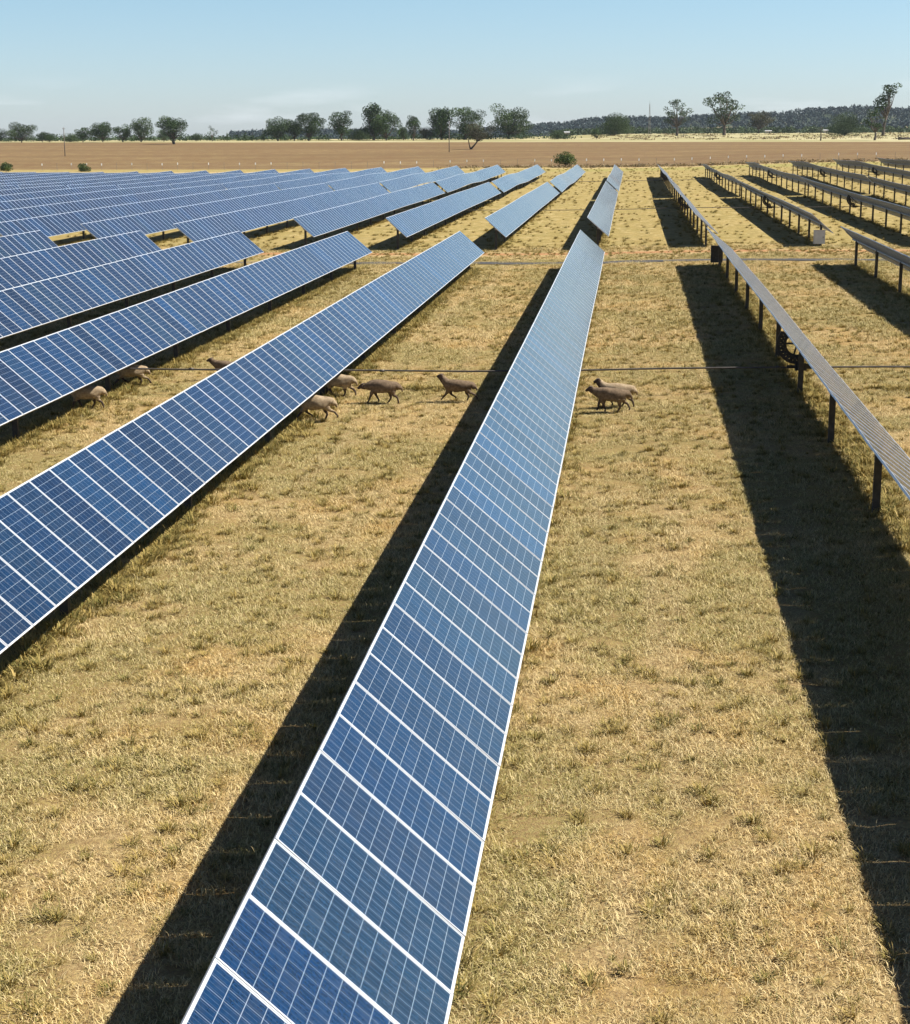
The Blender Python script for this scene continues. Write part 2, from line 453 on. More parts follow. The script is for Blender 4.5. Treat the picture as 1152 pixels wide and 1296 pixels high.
def gearbox_mesh():
    mb = MB(); mb.box((.0, 0, .0), (.34, .24, .20)); mb.box((.24, 0, .02), (.18, .16, .14))
    mb.tube([(-.17, 0, 0), (-.42, 0, 0)], .05, 8); mb.tube([(.33, 0, .02), (.46, 0, .02)], .045, 8)
    mb.tube([(0, 0, .10), (0.12, 0, .52)], .028, 6)
    return mb.mesh('gearbox', M['dark'])
GEAR = gearbox_mesh()
RODZ = .80

def tracker(name, label, group, xa, xb, y0, n, npost, rod_y, singles, seed, post0=None, postst=None, TAU=TAU):
    """xa/xb axis X at the near/far end; y0 near end; n panels"""
    rr = random.Random(seed)
    y1 = y0 + n * PITCH
    root = empty(name, (xa, y0, ground_h(xa, y0)))
    tag(root, label, 'solar panels', group)
    z0 = ground_h(xa, y0)
    def axis(y):
        s = (y - y0) / (y1 - y0); x = xa + (xb - xa) * s
        # the tube is straight between posts: smooth the ground line
        g = (ground_h(x, y - 4) + 2 * ground_h(x, y) + ground_h(x, y + 4)) / 4
        return Vector((x - xa, y - y0, g + 1.60 - z0))
    yaw = -math.atan2(xb - xa, y1 - y0)
    if singles:
        for k in range(n):
            p = axis(y0 + (k + .5) * PITCH)
            m = link('solar_panel', MOD, root)
            dt = .018 * math.sin(k * .13 + seed) + rr.uniform(-.0035, .0035)
            sl = (axis(y0 + (k + 1) * PITCH).z - axis(y0 + k * PITCH).z) / PITCH
            # local frame: Y along tube, tilt about it
            m.rotation_euler = (Matrix.Rotation(yaw, 3, 'Z') @ Matrix.Rotation(math.atan(sl), 3, 'X') @ Matrix.Rotation(TAU + dt, 3, 'Y')).to_euler()
            m.location = p + Vector((0, 0, rr.uniform(-.002, .002)))
    else:
        zs = []
        for k in range(n): zs.append(axis(y0 + (k + .5) * PITCH).z)
        # the mesh is laid out in the tilted frame: convert height change to (x,z) of that frame
        me = joined_table_mesh(n, [0] * n, seed)
        co = np.zeros(len(me.vertices) * 3); me.vertices.foreach_get('co', co); co = co.reshape(-1, 3)
        # rotate into world tilt, then raise each panel onto the axis
        ct, st = math.cos(TAU), math.sin(TAU); x, y, z = co[:, 0].copy(), co[:, 1].copy(), co[:, 2].copy()
        X = x * ct + z * st; Z = -x * st + z * ct
        zi = np.interp(y, [(k + .5) * PITCH for k in range(n)], zs); xi = np.interp(y, [0, n * PITCH], [0, xb - xa])
        co = np.stack([X + xi, y, Z + zi], 1); me.vertices.foreach_set('co', co.reshape(-1)); me.update()
        link('panel_table', me, root)
    # torque tube, just under the panels
    off = Vector((-math.sin(TAU) * .0, 0, -.105))
    mb = MB(); ys = [y0 + .05 + (y1 - y0 - .1) * i / 24 for i in range(25)]
    mb.tube([axis(y) + off for y in ys], .055, 8)
    for k in range(0, n + 1, 1 if singles else 1000):   # purlin under each panel joint
        if not singles: break
        p = axis(min(y1 - .03, max(y0 + .03, y0 + k * PITCH))) + Vector((-math.sin(TAU) * .052, 0, -math.cos(TAU) * .052))
        mb.box(p, (1.1, .05, .022), Matrix.Rotation(TAU, 3, 'Y'))
    mb.build('torque_tube', M['galv'], root)
    for k in range(npost):
        y = (post0 + postst * k) if post0 is not None else y0 + .8 + (y1 - y0 - 1.6) * k / (npost - 1)
        p = axis(y)
        link('post', POST, root, (p.x - math.sin(TAU) * .03, p.y, p.z - .02))
    if rod_y is not None:
        p = axis(rod_y)
        w = link('drive_wheel', WHEEL, root, (p.x - math.sin(TAU) * .17, p.y + .25, p.z - math.cos(TAU) * .17), (0, TAU, 0))
        gz = p.z - 1.60 + RODZ
        link('gearbox', GEAR, root, (p.x, p.y, gz))
    return root, axis

XN = {-5: -35.45, -4: -29.1, -3: -22.85, -2: -16.15, -1: -9.30, 0: -2.05, 1: 5.45, 2: 13.25}
XA = {-11: -74.6, -10: -68.2, -9: -61.7, -8: -55.0, -7: -48.3, -6: -41.7, -5: -35.4, -4: -29.1, -3: -22.65, -2: -16.05, -1: -9.1, 0: -2.0,
      1: 5.45, 2: 13.25, 3: 21.0, 4: 28.6, 5: 36.1}
XF = {-17: -113.6, -16: -107.3, -15: -101.0, -14: -94.6, -13: -88.2, -12: -81.8, -11: -75.4, -10: -69.05, -9: -62.7, -8: -56.3, -7: -49.8, -6: -43.3, -5: -36.6, -4: -29.7,
      -3: -22.4, -2: -15.3, -1: -8.2, 0: -1.6, 1: 5.7, 2: 13.5, 3: 21.1, 4: 28.6, 5: 36.1, 6: 43.6, 7: 51.0}
ORD = ['', 'first', 'second', 'third', 'fourth', 'fifth', 'sixth', 'seventh', 'eighth', 'ninth', 'tenth', 'eleventh', 'twelfth',
       'thirteenth', 'fourteenth', 'fifteenth', 'sixteenth', 'seventeenth']
def row_words(i):
    if i == 0: return 'the row straight ahead'
    return '%s row %s of the one ahead' % (ORD[abs(i)], 'left' if i < 0 else 'right')
NEARL = {0: 'long tilted row of blue solar panels running up the middle from the bottom edge',
         -1: 'tilted blue solar panel row with three sheep coming out beside its lower edge',
         -2: 'tilted blue solar panel row with two sheep at its lower edge, further left',
         -3: 'solar panel row with a run of darker blue panels, far left of the nearest block',
         -4: 'short visible end of solar panels behind the row with darker panels, nearest block',
         -5: 'leftmost corner of panels in the nearest block, just before the gravel path',
         1: 'solar panel row seen almost edge on, its posts standing in a broad dark shadow',
         2: 'dark underside of the solar panel row at the right edge, nearest block'}
G1, G2, G3 = 'solar panel rows of the nearest block', 'solar panel rows of the middle block', 'solar panel rows of the farthest block'
for i in range(-5, 3):
    tracker('solar_tracker', NEARL[i], G1, XN[i] - (.30 if i == 1 else 0), XN[i], 5.25, 94, 12, 50.0, True, i + 20, 9.7, 8.0, TAU - (.05 if i == 1 else 0))
for i in range(-11, 6):
    y0 = 107.3 if i <= -4 else 115.0
    n = 92 if i <= -4 else 84
    side = 'blue' if i <= 0 else 'dark underside of'
    lab = '%s solar panels, middle block, %s' % (side, row_words(i))
    tracker('solar_tracker', lab, G2, XA[i], XA[i] * .7 + XF[i] * .3, y0, n, 12, 158.0, i >= -8 and i <= 4, i + 60)
for i in range(-17, 8):
    side = 'pale blue' if i <= 0 else 'dark underside of'
    lab = '%s solar panels, farthest block, %s' % (side, row_words(i))
    xa = (XA.get(i, XF[i] + .6) * .5 + XF[i] * .5)
    tracker('solar_tracker', lab, G3, xa, XF[i], 201.6, 95, 13, 249.0, False, i + 100)

def rod(label, x0, x1, y, rad):
    mb = MB(); n = int((x1 - x0) / 3)
    mb.tube([(x0 + (x1 - x0) * k / n, y, ground_h(x0 + (x1 - x0) * k / n, y) + RODZ + .012 * math.sin(k * 2.1)) for k in range(n + 1)], rad, 8)
    for k in range(n // 2):
        x = x0 + 6.05 * k + 1.2
        mb.tube([(x, y, ground_h(x, y) + RODZ), (x + .14, y, ground_h(x, y) + RODZ)], rad * 1.5, 8)
    o = mb.build('drive_rod', M['rod'], smooth=True)
    return tag(o, label, 'steel pipe', 'drive rods linking the rows')
rod('thin dark steel drive rod crossing low over the grass behind the sheep', -39, 17, 50.0, .028)
rod('thin dark drive rod crossing between the rows of the middle block', -78, 40, 158.0, .028)
rod('barely visible drive rod crossing between the farthest rows before the fence', -110, 54, 249.0, .028)

def jbox(label, x, y, z, w, d, h, dark=False):
    r = empty('junction_box', (x, y, z)); tag(r, label, 'electrical box', 'electrical boxes on the end posts')
    m = M['post'] if dark else M['box']  # dark version has the shade on the box put into its colour
    mb = MB(); mb.box((0, 0, h / 2), (w, d, h)); mb.box((0, 0, h + .015), (w + .06, d + .06, .03)); mb.build('casing', m, r)
    mb = MB(); mb.box((0, -d / 2 - .012, h / 2), (w - .08, .018, h - .10)); dd = mb.build('door', m, r)
    mb = MB(); mb.box((w * .32, -d / 2 - .035, h / 2), (.03, .028, .12)); mb.build('handle', M['dark'], dd)
    mb = MB(); mb.tube([(-w * .25, 0, 0), (-w * .25, 0, -.5)], .03, 6); mb.tube([(w * .2, 0, 0), (w * .2, 0, -.5)], .025, 6); mb.build('conduit', M['dark'], r)
jbox('pale grey electrical box on the front post of the second row right', 13.05, 115.1, ground_h(13, 115) + .22, .75, .3, .9)
jbox('dark electrical box under the far end of the edge-on row, right by the gravel path', 5.3, 98.9, ground_h(5, 99) + .22, .7, .3, .95, True)

# ------------------------------------------------------------------ grass (stuff)
def tri_mesh(name, V, F, shade, mat):
    me = bpy.data.meshes.new(name); V = np.array(V, dtype=np.float32); F = np.array(F, dtype=np.int32)
    me.vertices.add(len(V)); me.vertices.foreach_set('co', V.reshape(-1))
    me.loops.add(F.size); me.loops.foreach_set('vertex_index', F.reshape(-1))
    me.polygons.add(len(F)); me.polygons.foreach_set('loop_start', np.arange(0, F.size, 3, dtype=np.int32))
    me.update(); me.validate()
    a = me.attributes.new('shade', 'FLOAT', 'FACE'); a.data.foreach_set('value', np.array(shade, dtype=np.float32))
    me.materials.append(mat); return me
def blades(rr, n, size, lmin, lmax, w, lie, clump=False):
    """n bent blades; lie 0 = upright .. 1 = flat"""
    V = []; F = []; S = []
    for _ in range(n):
        if clump:
            r = abs(rr.gauss(0, .33)) * size; a0 = rr.uniform(0, 2 * PI); x, y = r * math.cos(a0), r * math.sin(a0)
            a = a0 + rr.gauss(0, .8)
        else:
            x, y = rr.uniform(-size, size), rr.uniform(-size, size); a = rr.uniform(0, 2 * PI)
        L = rr.uniform(lmin, lmax); el = max(.03, min(1.45, rr.gauss((1 - lie) * 1.2, .3)))
        dx, dy = math.cos(a), math.sin(a); ww = w * rr.uniform(.6, 1.3)
        px, py = -dy * ww / 2, dx * ww / 2
        h1, z1 = L * .5 * math.cos(el), L * .5 * math.sin(el) + .006
        el2 = el * .45; h2, z2 = h1 + L * .5 * math.cos(el2), z1 + L * .5 * math.sin(el2)
        b = len(V)
        V += [(x - px, y - py, -.015), (x + px, y + py, -.015), (x + dx * h1 - px * .8, y + dy * h1 - py * .8, z1),
              (x + dx * h1 + px * .8, y + dy * h1 + py * .8, z1), (x + dx * h2, y + dy * h2, z2)]
        F += [(b, b + 1, b + 3), (b, b + 3, b + 2), (b + 2, b + 3, b + 4)]
        s = rr.random(); S += [s, s, s]
    return V, F, S
src = bpy.data.collections.new('grass_sources')      # sources only, never linked to the scene
src2 = bpy.data.collections.new('tuft_sources')
rg = random.Random(11)
NP, NTF = 6, 6
for k in range(NP):
    V, F, S = blades(rg, 1900, .62, .035, .125, .0068, .60)
    o = bpy.data.objects.new('a_patch%d' % k, tri_mesh('grass_patch', V, F, S, M['blade'])); src.objects.link(o)
for k in range(NTF):
    V, F, S = blades(rg, 70, .15, .05, .15, .008, .42, True)
    o = bpy.data.objects.new('a_tuft%d' % k, tri_mesh('grass_tuft', V, F, S, M['tuft'])); src2.objects.link(o)

def gn_scatter(name, coll, pts, rots, scl, nvar, label, cat):
    me = bpy.data.meshes.new(name); P = np.array(pts, dtype=np.float32)
    me.vertices.add(len(P)); me.vertices.foreach_set('co', P.reshape(-1)); me.update()
    rs2 = np.random.RandomState(len(P))
    for an, vals, ty in (('rotz', rots, 'FLOAT'), ('scl', scl, 'FLOAT'), ('idx', rs2.randint(0, nvar, len(P)), 'INT')):
        a = me.attributes.new(an, ty, 'POINT')
        a.data.foreach_set('value', np.array(vals, dtype=np.int32 if ty == 'INT' else np.float32))
    ng = bpy.data.node_groups.new(name, 'GeometryNodeTree')
    ng.interface.new_socket('Geometry', in_out='INPUT', socket_type='NodeSocketGeometry')
    ng.interface.new_socket('Geometry', in_out='OUTPUT', socket_type='NodeSocketGeometry')
    N = ng.nodes; L = ng.links
    gi, go = N.new('NodeGroupInput'), N.new('NodeGroupOutput')
    ip = N.new('GeometryNodeInstanceOnPoints'); ci = N.new('GeometryNodeCollectionInfo')
    ci.inputs['Collection'].default_value = coll; ci.inputs['Separate Children'].default_value = True
    ci.inputs['Reset Children'].default_value = True
    def att(nm, dt):
        n = N.new('GeometryNodeInputNamedAttribute'); n.data_type = dt; n.inputs['Name'].default_value = nm; return n.outputs[0]
    cx = N.new('ShaderNodeCombineXYZ')
    L.new(att('rotz', 'FLOAT'), cx.inputs[2])
    L.new(gi.outputs[0], ip.inputs['Points']); L.new(ci.outputs[0], ip.inputs['Instance'])
    ip.inputs['Pick Instance'].default_value = True
    L.new(att('idx', 'INT'), ip.inputs['Instance Index'])
    L.new(cx.outputs[0], ip.inputs['Rotation']); L.new(att('scl', 'FLOAT'), ip.inputs['Scale'])
    L.new(ip.outputs[0], go.inputs[0])
    o = link(name, me); md = o.modifiers.new('scatter', 'NODES'); md.node_group = ng
    return tag(o, label, cat, kind='stuff')
def in_view(x, y, m=2.5):
    lat = x / max(y, 1)
    return -.39 - m / y < lat < .18 + m / y
pts = []; rot = []; scl = []
y = 8.0
while y < 60:                       # solid cover near the camera
    st = .95 if y < 34 else 1.15
    x = -.40 * y - 4
    while x < .18 * y + 4:
        px, py = x + rg.uniform(-.35, .35), y + rg.uniform(-.35, .35)
        if in_view(px, py):
            pts.append((px, py, ground_h(px, py))); rot.append(rg.uniform(0, 6.28)); scl.append(rg.uniform(.85, 1.25))
        x += st
    y += st
while y < 118:                      # thinner further out
    st = 1.9
    x = -.40 * y - 4
    while x < .18 * y + 4:
        px, py = x + rg.uniform(-.9, .9), y + rg.uniform(-.9, .9)
        if in_view(px, py) and not 102.9 < py < 104.0 and not 109.5 < py < 113.5:
            pts.append((px, py, ground_h(px, py))); rot.append(rg.uniform(0, 6.28)); scl.append(rg.uniform(1.4, 1.9))
        x += st
    y += st
gn_scatter('dry_grass', src, pts, rot, scl, NP, 'short straw coloured grass covering the ground between the panel rows', 'dry grass')
pts = []; rot = []; scl = []
cl = [(rg.uniform(-45, 20), rg.uniform(8, 120), rg.uniform(1, 4)) for _ in range(260)]
def tuftpt(x, y, s):
    if in_view(x, y) and not 102 < y < 105:
        pts.append((x, y, ground_h(x, y))); rot.append(rg.uniform(0, 6.28)); scl.append(s)
for _ in range(9000):
    yy = 8 + 112 * rg.random() ** .8
    tuftpt(rg.uniform(-.40 * yy - 3, .18 * yy + 3), yy, rg.uniform(.45, 1.35) * (1 + .005 * yy))
for cx_, cy_, r_ in cl:
    for _ in range(44): tuftpt(rg.gauss(cx_, r_), rg.gauss(cy_, r_), rg.uniform(.7, 1.55))
for wx, wy, wn, ww in ((-6.6, 51.5, 60, .9), (8.4, 50.7, 34, .5), (2.1, 51.0, 16, .4), (-5.6, 51.6, 18, .4)):
    for _ in range(wn): tuftpt(rg.gauss(wx, ww), wy + rg.gauss(0, .18), rg.uniform(1.1, 2.0))
# longer growth along the posts, where no mower or hoof reaches
for i, xr in XN.items():
    for _ in range(1100):
        yy = rg.uniform(8, 99); tuftpt(xr + rg.gauss(.15, .26), yy, rg.uniform(1.3, 2.6))
for i, xr in XA.items():
    for _ in range(200):
        yy = rg.uniform(116, 200); tuftpt(xr + rg.gauss(.0, .35), yy, rg.uniform(1.5, 2.6))
for _ in range(5200):
    yy = 118 + 262 * rg.random() ** 1.1
    tuftpt(rg.uniform(-.40 * yy - 3, .18 * yy + 3), yy, rg.uniform(1.0, 2.2) * (1 + .0015 * yy))
gn_scatter('grass_tufts', src2, pts, rot, scl, NTF, 'scattered olive and straw tufts standing up out of the short dry grass', 'grass tufts')

# ------------------------------------------------------------------ leaf-card foliage
def leaf_cloud(mb_lists, centre, rad, n, size, rr, tone):
    V, F, T = mb_lists
    cx, cy, cz = centre; rx, ry, rz = rad
    for _ in range(n):
        # points mostly in the outer shell of the clump
        while True:
            x, y, z = rr.uniform(-1, 1), rr.uniform(-1, 1), rr.uniform(-1, 1); d = x * x + y * y + z * z
            if .15 < d < 1: break
        p = Vector((cx + x * rx, cy + y * ry, cz + z * rz))
        a = Vector((rr.gauss(0, 1), rr.gauss(0, 1), rr.gauss(0, 1))).normalized()
        b = a.cross(Vector((rr.gauss(0, 1), rr.gauss(0, 1), rr.gauss(0, 1)))).normalized()
        s = size * rr.uniform(.5, 1.3)
        k = len(V)
        V += [tuple(p - a * s - b * s * .3), tuple(p + b * s * .55), tuple(p + a * s - b * s * .2), tuple(p - b * s * .6)]
        F.append((k, k + 1, k + 2, k + 3)); T.append(min(1, max(0, tone + rr.gauss(0, .12))))
def cloud_mesh(name, lists, mat):
    V, F, T = lists
    me = bpy.data.meshes.new(name); me.from_pydata(V, [], F)
    a = me.attributes.new('tone', 'FLOAT', 'FACE'); a.data.foreach_set('value', T)
    me.materials.append(mat); me.update(); return me

def tree(name, label, cat, x, y, H, W, kind, seed, leaf='leaf', group='trees beyond the paddock'):
    rr = random.Random(seed)
    g = ground_h(x, y); W *= 1.12
    root = empty(name, (x, y, g), rr.uniform(-.3, .3)); tag(root, label, cat, group)
    tr = MB(); L = ([], [], [])
    lean = 0.0
    P = dict(broad=(.15, .30, 22, .20, 1.15), round=(.22, .28, 20, .21, 1.1), upr=(.10, .30, 22, .23, 1.1), tall=(.10, .26, 34, .17, 1.1), small=(.12, .2, 11, .30, 1.1),
             sparse=(.35, .25, 7, .20, .55), gum=(.30, .22, 24, .14, .75), gumlean=(.38, .2, 20, .21, .8), near=(.20, .3, 24, .19, 1.1), lean=(.40, .3, 12, .22, .9),
             bush=(.06, .2, 16, .30, 1.1), low=(.05, .2, 9, .36, 1.0), conifer=(.08, .2, 9, .3, 1.0), shrub=(.22, .3, 16, .30, 1.0))[kind]
    trunk_top, _, ncl, cr, dens = P
    th = H * trunk_top
    tw = max(.10, H * .028) * (1.25 if kind in ('near', 'lean', 'gum') else 1)
    top = Vector((0, 0, th))
    if kind == 'lean': top = Vector((W * .22, 0, th))
    if kind == 'gumlean': top = Vector((W * .12, 0, th))
    mid = top * .5 + Vector((rr.uniform(-.02, .02) * H, 0, 0))
    tr.tube([(0, 0, -.5), (0, 0, .02 * H), tuple(mid), tuple(top)], [tw * 1.5, tw * 1.2, tw * .95, tw * .75], 7)
    if kind in ('lean', 'near'):    # a second stem
        t2 = Vector((-W * .08, .2, th * 1.05)); tr.tube([(-.1, 0, -.4), tuple(t2 * .5 + Vector((-.2, 0, 0))), tuple(t2)], [tw * 1.1, tw * .7, tw * .5], 6)
    # clumps of leaves at branch ends
    cl = []
    for k in range(ncl):
        for _ in range(40):
            u, v, w = rr.uniform(-1, 1), rr.uniform(-1, 1), rr.uniform(0, 1)
            if kind == 'conifer': wid = 1.05 - w
            elif kind in ('bush', 'low', 'shrub'): wid = math.sqrt(max(0, 1 - (w * .95) ** 2))
            elif kind in ('tall', 'upr'): wid = .45 + .55 * math.sin(PI * (w * .8 + .12)) if kind == 'upr' else (.95 - .45 * w)
            elif kind in ('gum', 'sparse'): wid = .45 + .55 * math.sin(PI * (.15 + .7 * w))
            elif kind == 'gumlean': wid = .62
            else: wid = .62 + .38 * math.sin(PI * (.1 + .75 * w))
            if u * u + v * v <= wid * wid:
                c = Vector((u * (W / 2) * (1 - cr * .8), v * (W / 2) * .8, th * .9 + (H - th * .9) * (cr * .45 + w * (1 - cr * .9))))
                if kind == 'lean': c.x += W * .25
                if kind == 'gumlean': c.x += W * (-.35 + .62 * w)
                if all((c - d).length > W * cr * .52 for d in cl) and (k == 0 or kind in ('gum', 'gumlean', 'sparse') or min((c - d).length for d in cl) < W * cr * 1.5): break
        cl.append(c)
    lsz = max(.16, min(.55, H * .021)) * (1.0 if kind != 'shrub' else 1.1)
    for k, c in enumerate(cl):
        r = W * cr * rr.uniform(.7, 1.15)
        tone = rr.choice([.12, .25, .4, .55, .72])
        nn = int(rr.uniform(50, 90) * dens * (r / lsz) ** 1.5 / 9)
        leaf_cloud(L, c + Vector((0, 0, r * .10)), (r, r, r * (.62 if kind not in ('tall', 'upr', 'conifer') else .85)), max(30, nn), lsz, rr, tone)
        # limb to the clump
        if kind not in ('conifer',):
            m = top.lerp(c, .5) + Vector((rr.uniform(-.05, .05) * W, rr.uniform(-.05, .05) * W, -.06 * H))
            tr.tube([tuple(top * rr.uniform(.75, 1.0)), tuple(m), tuple(c)], [tw * .5, tw * .30, tw * .10], 5)
    if kind == 'conifer': tr.tube([(0, 0, th), (0, 0, H)], [tw * .7, tw * .1], 5)
    tr.build('trunk', M['bark'], root, smooth=True)
    link('crown', cloud_mesh('crown', L, M[leaf]), root)
    return root
TREES = [
 ('gum_tree', 'low dark tree cut by the left edge of the photo', 'tree', -338, 872, 6.6, 10.2, 'broad', 'leaf'),
 ('gum_tree', 'grey-green tree with uneven top, just right of the left edge tree', 'tree', -325, 875, 10.6, 14.4, 'broad', 'leaf_grey'),
 ('gum_tree', 'smallest dark tree in the gap left of the tall timber pole', 'tree', -315, 880, 5.4, 4.8, 'small', 'leaf'),
 ('gum_tree', 'little rounded tree just left of the tall timber pole', 'tree', -311, 880, 4.6, 6.2, 'small', 'leaf'),
 ('gum_tree', 'low wide scrubby tree behind the left timber pole', 'tree', -301, 885, 4.0, 7.5, 'low', 'leaf_grey'),
 ('gum_tree', 'rounded tree right of the left pole, joined to a wider tree', 'tree', -291, 875, 8.4, 8.4, 'broad', 'leaf'),
 ('gum_tree', 'broad dome-topped dark tree right of the left pole', 'tree', -280, 875, 9.8, 15.0, 'broad', 'leaf'),
 ('gum_tree', 'narrow upright tree between the broad dome tree and a taller twin', 'tree', -269, 875, 12.4, 8.0, 'upr', 'leaf'),
 ('gum_tree', 'taller upright tree with open top, left of the lone paddock tree', 'tree', -259, 875, 13.2, 12.0, 'upr', 'leaf_grey'),
 ('gum_tree', 'small tree tucked against the left of the lone paddock tree', 'tree', -248, 880, 6.0, 6.5, 'small', 'leaf'),
 ('gum_tree', 'lone dark spreading tree standing in the brown paddock, thick trunk, shadow at its left', 'tree', -219, 795, 13.2, 14.6, 'near', 'leaf'),
 ('gum_tree', 'tiny rounded tree just right of the lone paddock tree', 'tree', -233, 890, 3.9, 5.4, 'small', 'leaf_grey'),
 ('gum_tree', 'thin flat-topped sparse tree with sky showing through', 'tree', -224, 890, 8.3, 6.0, 'sparse', 'leaf_grey'),
 ('pine_tree', 'leftmost of the small dark pointed trees on the skyline', 'tree', -217, 895, 6.0, 2.4, 'conifer', 'leaf'),
 ('pine_tree', 'middle one of the small dark pointed trees on the skyline', 'tree', -203, 895, 5.2, 2.3, 'conifer', 'leaf'),
 ('pine_tree', 'rightmost small dark pointed tree, just left of a big tree', 'tree', -197, 895, 5.8, 2.4, 'conifer', 'leaf'),
 ('gum_tree', 'wide open-branched tree right of the pointed trees', 'tree', -188, 890, 12.4, 16.4, 'broad', 'leaf'),
 ('gum_tree', 'mid-sized tree filling the gap between two wide trees', 'tree', -180, 895, 10.8, 9.5, 'upr', 'leaf_grey'),
 ('gum_tree', 'dense dark tree with a lighter tuft on its top right', 'tree', -171, 890, 14.2, 16.0, 'broad', 'leaf'),
 ('gum_tree', 'free-standing fan-shaped tree with a short trunk', 'tree', -154, 895, 15.0, 14.0, 'round', 'leaf'),
 ('gum_tree', 'low scrub tree between the fan-shaped tree and the tallest tree', 'tree', -146, 900, 5.0, 10.5, 'low', 'leaf_grey'),
 ('gum_tree', 'tallest tree of the skyline, tapering upward with several stems', 'tree', -138, 905, 22.6, 16.2, 'tall', 'leaf'),
 ('gum_tree', 'shorter tree leaning on the right of the tallest tree', 'tree', -129, 890, 15.0, 13.0, 'upr', 'leaf'),
 ('gum_tree', 'dark narrow tree right of the tallest pair', 'tree', -121, 900, 9.4, 5.6, 'upr', 'leaf'),
 ('gum_tree', 'slim tree with a bare stem standing a little forward of the line', 'tree', -113, 880, 13.2, 7.0, 'upr', 'leaf'),
 ('gum_tree', 'small round tree between the slim tree and a wide tall one', 'tree', -109, 905, 6.2, 7.6, 'small', 'leaf_brown'),
 ('gum_tree', 'second tallest tree, wide with sky gaps, left of the middle pole', 'tree', -101, 905, 19.2, 17.2, 'tall', 'leaf'),
 ('gum_tree', 'broad dark tree right behind the middle pole', 'tree', -88, 905, 16.4, 19.0, 'broad', 'leaf'),
 ('gum_tree', 'short tree in the paddock with its forked trunk leaning right', 'tree', -60.5, 645, 9.0, 11.6, 'lean', 'leaf_brown'),
 ('gum_tree', 'very wide grey-green tree right of the leaning paddock tree', 'tree', -66, 925, 18.6, 23.0, 'broad', 'leaf_grey'),
 ('bush', 'low dark bush behind the paddock, left of the round green tree', 'bush', -38, 905, 4.6, 6.0, 'low', 'leaf_grey'),
 ('gum_tree', 'small dark tree beside the big round green tree', 'tree', -17, 900, 5.2, 4.8, 'small', 'leaf'),
 ('fig_tree', 'big rounded dense green tree, wider than tall, right of the middle', 'tree', -9, 1045, 12.6, 19.0, 'bush', 'leaf_fresh'),
 ('gum_tree', 'open ragged gum left of the wide gum with bare forked trunk', 'tree', 29, 1030, 21.2, 17.0, 'gum', 'leaf_grey'),
 ('gum_tree', 'wide airy gum with a bare forked trunk against the sky', 'tree', 58, 1040, 25.2, 25.5, 'gum', 'leaf_grey'),
 ('gum_tree', 'purple-brown rounded tree right of the wide airy gum', 'tree', 97, 1280, 16.2, 17.5, 'round', 'leaf_brown'),
 ('bush', 'grey-green spreading bush tree left of the pair at the right', 'bush', 124, 990, 11.8, 17.6, 'bush', 'leaf_grey'),
 ('gum_tree', 'dark shorter gum of the pair near the right edge', 'tree', 117, 820, 15.2, 10.0, 'gum', 'leaf'),
 ('gum_tree', 'tall thin gum leaning right near the right edge', 'tree', 145, 985, 29.5, 12.5, 'gumlean', 'leaf'),
 ('round_shrub', 'bright green round little tree behind the middle rows', 'shrub', -14.7, 391, 3.3, 4.1, 'shrub', 'leaf_fresh'),
 ('round_shrub', 'small green shrub at the left edge behind the panels', 'shrub', -153, 400, 2.2, 2.8, 'shrub', 'leaf_fresh'),
 ('round_shrub', 'low green shrub peeping over the farthest panel rows at left', 'shrub', -134, 402, 1.8, 2.6, 'low', 'leaf_fresh'),
]
for k, (nm, lab, cat, x, y, H, W, kind, leaf) in enumerate(TREES):
    tree(nm, lab, cat, x, y, H, W, kind, 500 + k, leaf, group='shrubs along the fence' if nm == 'round_shrub' else 'trees beyond the paddock')

# understorey scrub under the left tree line: nobody could count it
rr = random.Random(5); L = ([], [], [])
for _ in range(420):
    lat = rr.uniform(-.40, -.03); yy = rr.uniform(905, 958); xx = lat * yy
    h = rr.uniform(1.2, 3.6); leaf_cloud(L, (xx, yy, ground_h(xx, yy) + h * .4), (rr.uniform(2, 4.5), 2, h * .75), 34, .5, rr, rr.choice([.15, .3, .5]))
tag(link('scrub', cloud_mesh('scrub', L, M['leaf'])), 'low continuous scrub along the foot of the left tree line', 'scrub', kind='stuff')
L = ([], [], [])
for _ in range(300):
    lat = rr.uniform(-.02, .20); yy = rr.uniform(850, 1120); xx = lat * yy
    h = rr.uniform(.3, .9); leaf_cloud(L, (xx, yy, ground_h(xx, yy) + h * .3), (rr.uniform(1.5, 5), 2, h * .6), 20, .45, rr, rr.choice([.3, .5, .8, .9]))
tag(link('scrub', cloud_mesh('scrub', L, M['weed'])), 'thin dry scrub dotted over the pale stubble at right', 'scrub', kind='stuff')
# dry weeds at the fence foot
L = ([], [], [])
for _ in range(420):
    xx = rr.uniform(-45, 75); yy = 386 + rr.uniform(-1.5, 6) - .14 * xx
    h = rr.uniform(.3, 1.0); leaf_cloud(L, (xx, yy, ground_h(xx, yy) + h * .35), (rr.uniform(.5, 1.4), .6, h * .55), 24, .17, rr, rr.choice([.1, .4, .7, .9]))
tag(link('dry_weeds', cloud_mesh('dry_weeds', L, M['weed'])), 'brown and straw weeds in a line along the foot of the fence', 'weeds', kind='stuff')
